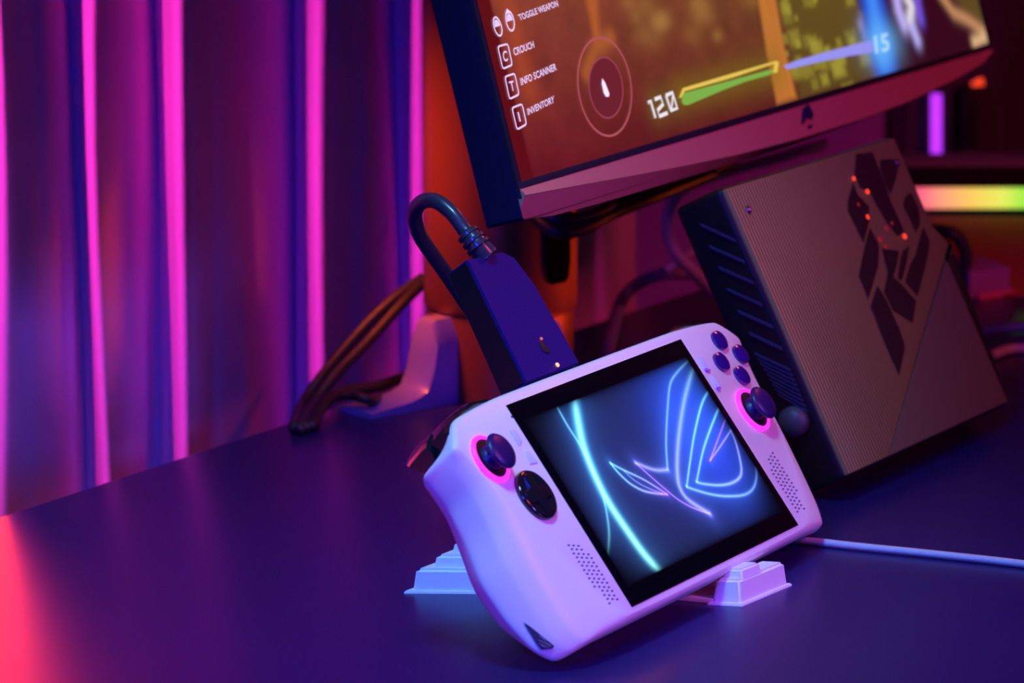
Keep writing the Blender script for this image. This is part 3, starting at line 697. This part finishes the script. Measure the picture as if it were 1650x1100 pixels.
# rear stepped block, reaching towards the console's back
B0 = desk(650, 956); bx = Vector((1, -.03)); 
def rear(a0, a1, b0, b1): 
    o = V2(B0); d = Vector((.52, .854)); return [o+bx*a0+d*b0, o+bx*a1+d*b0, o+bx*a1+d*b1, o+bx*a0+d*b1]
link('block_flange', tier(rear(0, .088, 0, .050), 0, .0012, .0002, .0004, 2), M_stand, st, auto=35)
link('rear_block', tier(rear(.0028, .086, .0016, .048), .001, .0106, .0008, .0014), M_stand, st, auto=35)
link('rear_block_step', tier(rear(.0090, .084, .0070, .043), .0100, .0158, .0008, .0014), M_stand, st, auto=35)
link('rear_block_step', tier(rear(.0140, .082, .0125, .038), .0150, .0206, .0008, .0014), M_stand, st, auto=35)
link('bridge_plate', prism([tuple(V2(B0)+bx*.086+Vector((0, .004))), tuple(V2(FI)+Vector((.003, .001))), tuple(V2(FB)+Vector((.004, -.001))), tuple(V2(B0)+bx*.086+Vector((.024, .044)))], 0, .0024, .0005), M_stand, st, auto=35)

# ------------------------------------------------------------------ graphics dock (gold-brown leaning box)
kd = .988
BF = Frame((.16176*kd, 2.00968*kd, HC-.44718*kd), 1.0666232, .4653673)
BWd, BHt = .2051*kd, .1532*kd
dock = thing('graphics_dock', 'bronze ridged box with dark angular emblem leaning behind the console', 'graphics dock', BF)
M_dockb = mat('dock_black_plastic', (.006, .006, .010), .42, spec=.25)
def m_ridged():
    m = mat('bronze_ridged_panel', (.25, .30, .11), .45, metal=.4); nt = m.node_tree; b = nt.nodes['Principled BSDF']
    tc = nt.nodes.new('ShaderNodeTexCoord'); wv = nt.nodes.new('ShaderNodeTexWave'); wv.wave_type = 'BANDS'; wv.bands_direction = 'X'
    wv.inputs['Scale'].default_value = 105; wv.inputs['Distortion'].default_value = .6
    nt.links.new(tc.outputs['Object'], wv.inputs['Vector']); bp = nt.nodes.new('ShaderNodeBump'); bp.inputs['Strength'].default_value = .8; bp.inputs['Distance'].default_value = .0006
    nt.links.new(wv.outputs['Fac'], bp.inputs['Height']); nt.links.new(bp.outputs['Normal'], b.inputs['Normal']); return m
M_ridge = m_ridged(); M_smooth = mat('bronze_smooth_panel', (.19, .19, .12), .45, metal=.4)
link('case', prism([(0, 0), (BWd, 0), (BWd, BHt), (0, BHt)], -.0290, -.0012, .0035, 3), M_dockb, dock, auto=40)
def bpx(*p): return [BF.on(x, y) for x, y in p]
seam_t = BF.on(1530, 392); seam_b = BF.on(1435, 742)
e = .0015
sb = (seam_b[0], e); 
link('front_panel', prism([(e, e), (sb[0], e), seam_t, (BWd-e, seam_t[1]+.012), (BWd-e, BHt-e), (e, BHt-e)], -.0030, 0, .0009), M_ridge, dock, auto=30)
link('corner_panel', prism([(sb[0]+.0009, e), (BWd-e, e), (BWd-e, seam_t[1]+.011), (seam_t[0]+.0009, seam_t[1]-.001)], -.0030, -.0001, .0009), M_smooth, dock, auto=30)
M_win = mat('smoked_emblem_window', (.035, .022, .022), .30, spec=.3)
def k5(*p): return bpx(*[(1340+x/5.5, 230+y/5.5) for x, y in p])
def k6(*p): return bpx(*[(1360+x/5, 400+y/5) for x, y in p])
wins = [k5((215, 100), (360, 80), (405, 205), (470, 360), (520, 520), (600, 690), (640, 790), (585, 830), (480, 700), (400, 560), (330, 430), (250, 400), (200, 290)),
        k5((430, 150), (530, 140), (590, 200), (565, 330), (520, 460), (480, 380), (430, 240)),
        k5((190, 350), (225, 455), (330, 570), (330, 700), (280, 890), (210, 740), (140, 600), (145, 500)),
        k5((700, 440), (770, 580), (780, 720), (745, 800), (700, 700), (630, 560), (650, 480)),
        bpx((1487, 366), (1498, 390), (1494.5, 412), (1488, 440), (1478, 477), (1458, 454), (1466, 426), (1475, 410), (1480, 390)),
        bpx((1401, 366), (1414, 392), (1416, 402), (1414, 430), (1406, 458), (1398, 483), (1390, 462), (1383, 446), (1388, 420), (1393, 398)),
        k6((300, 0), (440, 20), (425, 130), (395, 230), (470, 300), (580, 425), (550, 600), (390, 500), (320, 350), (350, 200)),
        k6((470, 20), (525, -20), (500, 130), (460, 265), (430, 240), (445, 130)),
        k6((265, 300), (310, 370), (380, 510), (440, 640), (490, 800), (440, 1025), (380, 900), (300, 710), (240, 540), (210, 470))]
for q in wins: link('emblem_window', prism(q, -.0002, .0004, .0002, 1), M_win, dock, smooth=False)
M_led = mat('red_indicator_glow', (.2, .01, .01), .4, em=(1, .05, .02), es=1.3); M_led2 = mat('red_indicator_dim', (.1, .01, .01), .4, em=(.35, .012, .02), es=.6)
for px, py, r, m in ((1375, 288, .0011, M_led), (1397, 309, .0013, M_led), (1397, 350, .0013, M_led), (1457, 381, .0014, M_led), (1382, 330, .0010, M_led2), (1428, 368, .0013, M_led2), (1418, 386, .0016, M_led2), (1427, 398, .0012, M_led2), (1436, 360, .001, M_led2)):
    o_ = link('indicator_light', dome(*BF.on(px, py), r, .0006, 14), m, dock); o_.location = (0, 0, .0003)
M_screw = mat('screw_blue_highlight', (.2, .2, .5), .2, metal=1)  # blue of the screw highlights is put into the metal colour
for px, py in ((1205, 338), (1445, 262)): link('screw', lathe([(0, 0), (.0022, 0), (.0020, .0008), (.0008, .0010), (.0006, .0004), (0, .0004)], 20, BF.on(px, py)), M_screw, dock)
M_vent = mat('slot_highlight_blue', (.03, .03, .11), .3)  # blue highlights along the slot edges, painted as coloured strips
def c7(x, y): return (1080+x/3.55, 290+y/3.55)
lines = [((180, 255), (375, 345)), ((230, 380), (425, 465)), ((285, 500), (475, 585)), ((335, 625), (527, 712)), ((395, 750), (590, 838)), ((460, 875), (640, 962))]
for k in range(9): lines.append(((490+k*17, 990+k*29), (690+k*12, 1085+k*29)))
for i, (a, b) in enumerate(lines):
    (v0, w0), (v1, w1) = BF.side(*c7(*a), u=0), BF.side(*c7(*b), u=0)
    t = .0007 if i < 6 else .0005
    me = prism([(v0-t, w0), (v0+t, w0), (v1+t, w1), (v1-t, w1)], -.0016, .0005, axis=0)
    link('slot_highlight', me, M_vent, dock, smooth=False)
vs_, ws_ = BF.side(1282, 678, u=0); me = lathe([(0, 0), (.0075, 0), (.0075, .004), (.005, .0068), (0, .0075)], 24); me.transform(Matrix.Rotation(-math.pi/2, 4, 'Y')); me.transform(Matrix.Translation((0, vs_, ws_)))
link('side_knob', me, mat('knob_rubber', (.05, .05, .09), .5), dock)
# kickstand leg behind the dock
kz = BF.M @ Vector((BWd*.5, BHt*.72, -.029)); gd = Vector((-math.sin(1.0666), math.cos(1.0666), 0))
ft = Vector((kz.x, kz.y, 0))+gd*.045
me = join_me([tube([kz+BF.U*s, ft+BF.U*s+Vector((0, 0, .003))], .003, 10, 1) for s in (-.05, .05)]+[tube([ft+BF.U*-.053+Vector((0, 0, .003)), ft+BF.U*.053+Vector((0, 0, .003))], .003, 10, 1)])
wp('kickstand', me, M_dockb, dock, BF)

# ------------------------------------------------------------------ cables
def cable(name, pts, r, m, label, group=None, n=12):
    o = link(name, tube(pts, r, n, 12), m); tag(o, label, 'cable', group); return o
M_bluec = mat('pale_braided_cable_sheath', (.50, .52, .62), .55, bump=(1500, .5, .0006))
cable('braided_cable', [desk(1010, 800, .002), desk(1200, 856, .002), desk(1345, 876, .002), desk(1500, 892, .002), desk(1660, 910, .002), desk(1900, 945, .002), desk(2250, 985, .002), desk(2640, 985, .002)], .0018, M_bluec, 'pale braided cable lying straight across the desk right of the console')
M_dc = M_cable; Yc = 2.23
cable('bundled_cable', [desk(474, 690, .003), at(486, 655, 2.22), at(520, 605, 2.24), at(575, 540, 2.26), at(630, 485, 2.275), at(682, 448, 2.29)], .0032, M_dc, 'upper black cable rising from the desk edge to the stand pole')
cable('bundled_cable', [desk(482, 692, .003), at(498, 660, 2.205), at(540, 605, 2.225), at(595, 548, 2.245), at(645, 492, 2.265), at(684, 454, 2.285)], .0030, M_dc, 'lower black cable of the pair rising steeply to the stand pole')
cable('bundled_cable', [desk(490, 690, .003), at(512, 652, 2.20), at(560, 630, 2.22), at(610, 622, 2.24), at(660, 604, 2.29), at(690, 602, 2.32)], .0032, M_dc, 'black cable running almost level from the desk edge to the stand, upper one')
cable('bundled_cable', [desk(500, 688, .003), at(530, 645, 2.19), at(565, 636, 2.20), at(600, 645, 2.2), at(632, 634, 2.28), at(680, 615, 2.31)], .0029, M_dc, 'black cable sagging with a pale sheen between desk edge and stand, lower one')
cable('bundled_cable', [at(842, 330, 2.212), at(890, 372, 2.19), at(935, 370, 2.2), at(985, 345, 2.22), at(1060, 315, 2.24), at(1150, 278, 2.28)], .0034, M_dc, 'black cable hanging under the monitor beside the pole slot, lower one')
cable('bundled_cable', [at(846, 318, 2.214), at(890, 352, 2.2), at(945, 350, 2.21), at(1000, 325, 2.23), at(1080, 295, 2.26), at(1180, 262, 2.3)], .0040, M_dc, 'thick black cable close under the monitor chin, upper one')
M_pk = mat('pale_grey_cable_sheath', (.45, .38, .46), .5)
cable('loop_cable', [at(1330, 232, 2.5), at(1240, 258, 2.48), at(1160, 280, 2.45), at(1100, 305, 2.42), at(1076, 348, 2.4), at(1082, 395, 2.4), at(1110, 430, 2.4), at(1160, 480, 2.42), desk(1230, 560, .004)], .0034, M_pk, 'wide pale magenta-lit cable loop left of the bronze dock')
cable('arched_cable', [desk(975, 590, .004), at(994, 505, 2.42), at(1012, 470, 2.42), at(1050, 446, 2.42), at(1100, 440, 2.42), at(1145, 452, 2.43), desk(1260, 520, .004)], .0036, mat('dull_grey_cable_sheath', (.20, .15, .20), .5), 'dull arched cable low between pole and bronze dock')
cable('short_cable', [at(1074, 434, 2.40), at(1090, 424, 2.40), at(1118, 405, 2.40), at(1150, 395, 2.42)], .0026, M_pk, 'short violet cable stub above the arched cable')
cable('blue_cable', [desk(1560, 540, .003), desk(1600, 531, .003), desk(1650, 527, .003), desk(1740, 528, .003), desk(1950, 545, .003), desk(2300, 530, .003), desk(2700, 560, .003)], .0028, mat('blue_cable_sheath', (.04, .06, .5), .5), 'blue cable right of the bronze dock')
cable('grey_cable', [desk(1600, 572, .003), desk(1625, 563, .003), desk(1660, 562, .003), desk(1760, 565, .003), desk(1980, 590, .003), desk(2300, 580, .003), desk(2700, 620, .003)], .0028, mat('light_grey_cable_sheath', (.45, .45, .5), .5), 'light grey cable at the right edge just below the blue one')
cable('round_cable', [desk(1520, 470, .003), at(1548, 440, 2.55), at(1556, 415, 2.55), at(1548, 388, 2.55), at(1528, 374, 2.55), at(1500, 372, 2.56)], .0042, M_dc, 'black round cable loop peeking out behind the bronze dock')

# ------------------------------------------------------------------ things behind, on the right
Yl = 2.86
lb = thing('light_bar', 'black bar with a pink to green glowing strip right of the dock', 'light', None, (0, 0, 0))
x0 = at(1440, 325, Yl).x; x1 = .62; zt = at(1570, 268, Yl).z; zb = at(1570, 303, Yl).z; zc = at(1570, 337, Yl).z
link('housing', join_me([box(x0, x1, Yl, Yl+.05, zb, zt, .002), box(x0, x1, Yl+.010, Yl+.05, max(zc-.006, .0), zb, .001)]), M_black, lb, auto=35)
def m_strip():
    m = mat('rainbow_diffuser', (.2, .2, .2), .5); nt = m.node_tree; b = nt.nodes['Principled BSDF']
    tc = nt.nodes.new('ShaderNodeTexCoord'); sx_ = nt.nodes.new('ShaderNodeSeparateXYZ'); mr = nt.nodes.new('ShaderNodeMapRange'); cr_ = nt.nodes.new('ShaderNodeValToRGB')
    mr.inputs[1].default_value = at(1480, 325, Yl).x; mr.inputs[2].default_value = at(1660, 325, Yl).x
    nt.links.new(tc.outputs['Object'], sx_.inputs[0]); nt.links.new(sx_.outputs['X'], mr.inputs[0]); nt.links.new(mr.outputs[0], cr_.inputs[0])
    el = cr_.color_ramp.elements; el[0].position = .0; el[0].color = (*srgb(250, 90, 130), 1); el[1].position = 1; el[1].color = (*srgb(120, 225, 60), 1)
    for p_, c_ in ((.2, (250, 150, 120)), (.45, (240, 190, 90)), (.75, (215, 225, 90))): 
        q_ = el.new(p_); q_.color = (*srgb(*c_), 1)
    nt.links.new(cr_.outputs[0], b.inputs['Emission Color']); b.inputs['Emission Strength'].default_value = 1.15; return m
link('lit_top', box(x0, x1, Yl-.0015, Yl+.045, zt, at(1570, 262, Yl).z, .001), mat('lit_top_grey', (.30, .26, .42), .5), lb, auto=35)  # lit top face of the bar, its lighter tone put into the colour
link('diffuser', box(x0+.002, x1-.002, Yl+.001, Yl+.0105, zc, zb-.0005, .002), m_strip(), lb, auto=35)
# computer case further back with a purple tube
Yp = 3.05
pc = thing('computer_case', 'dark computer case with a vertical violet light tube', 'computer', None, (0, 0, 0))
cx0 = at(1462, 250, Yp).x; cx1 = .66; cz1 = .30
M_case = mat('case_dark_panel', (.05, .03, .06), .5)
hz = 0
link('frame', join_me([box(cx0, cx0+.006, Yp, Yp+.20, 0, cz1, .001), box(cx0, cx1, Yp, Yp+.20, cz1, cz1+.008, .001), box(cx1, cx1+.006, Yp, Yp+.20, 0, cz1, .001), box(cx0, cx1, Yp, Yp+.20, 0, .006, .001)]), M_case, pc, auto=35)
link('inner_panel', box(cx0+.006, cx1, Yp+.06, Yp+.065, .006, cz1), M_case, pc, smooth=False)
t0 = at(1508.5, 266, Yp+.02); t1 = at(1508.5, 152, Yp+.02)
link('light_tube', tube([t0, t1], .0040, 16, 1), mat('violet_tube_light', (.2, .05, .3), .4, em=srgb(186, 52, 250), es=1.3), pc)
for xa, xb in ((1478, 1496), (1522, 1542)): link('slot_cover', box(at(xa, 200, Yp).x, at(xb, 200, Yp).x, Yp+.03, Yp+.05, .01, at(1508, 150, Yp).z, .001), M_matte, pc, auto=35)
link('drive_cover', box(at(1556, 200, Yp).x, at(1580, 200, Yp).x, Yp+.02, Yp+.05, at(1560, 246, Yp).z, at(1560, 146, Yp).z, .001), M_black, pc, auto=35)
me = tube([at(1566, 136, Yp+.01), at(1584, 131, Yp+.01)], .0030, 12, 1, rf=lambda t: .0014+.0016*t); link('warning_light', me, mat('red_warning_light', (.3, .02, .01), .4, em=(1, .06, .02), es=1.2), pc)
mat_o = link('added_glow_mat', box(.250, .60, 2.55, 2.845, 0, .002, .0008), mat('led_lit_rust', (.42, .07, .02), .9), auto=35)  # added sheet; the desk's brown-red LED light is put into its colour
tag(mat_o, 'added rust coloured mat standing for the LED-lit desk before the light bar', 'mat')
# small box stack
g0 = desk(1556, 492)
sb_ = thing('small_box', 'small plum box standing right of the bronze dock', 'box', None, (0, 0, 0))
Ys = 2.54; a0 = at(1562, 455, Ys); a1 = at(1634, 440, Ys)
me = prism([(a0.x, Ys), (a1.x, Ys+.018), (a1.x-.012, Ys+.06), (a0.x-.012, Ys+.045)], 0.0, at(1600, 438, Ys).z, .0015); link('body', me, mat('plum_card', (.35, .14, .30), .6), sb_, auto=35)
link('lid_band', prism([(a0.x+.006, Ys-.001), (a1.x+.003, Ys+.0165), (a1.x+.003, Ys+.02), (a0.x+.006, Ys+.003)], at(1610, 484, Ys).z, at(1610, 474, Ys).z, .0005), mat('rose_band', (.75, .12, .22), .5), sb_, auto=35)
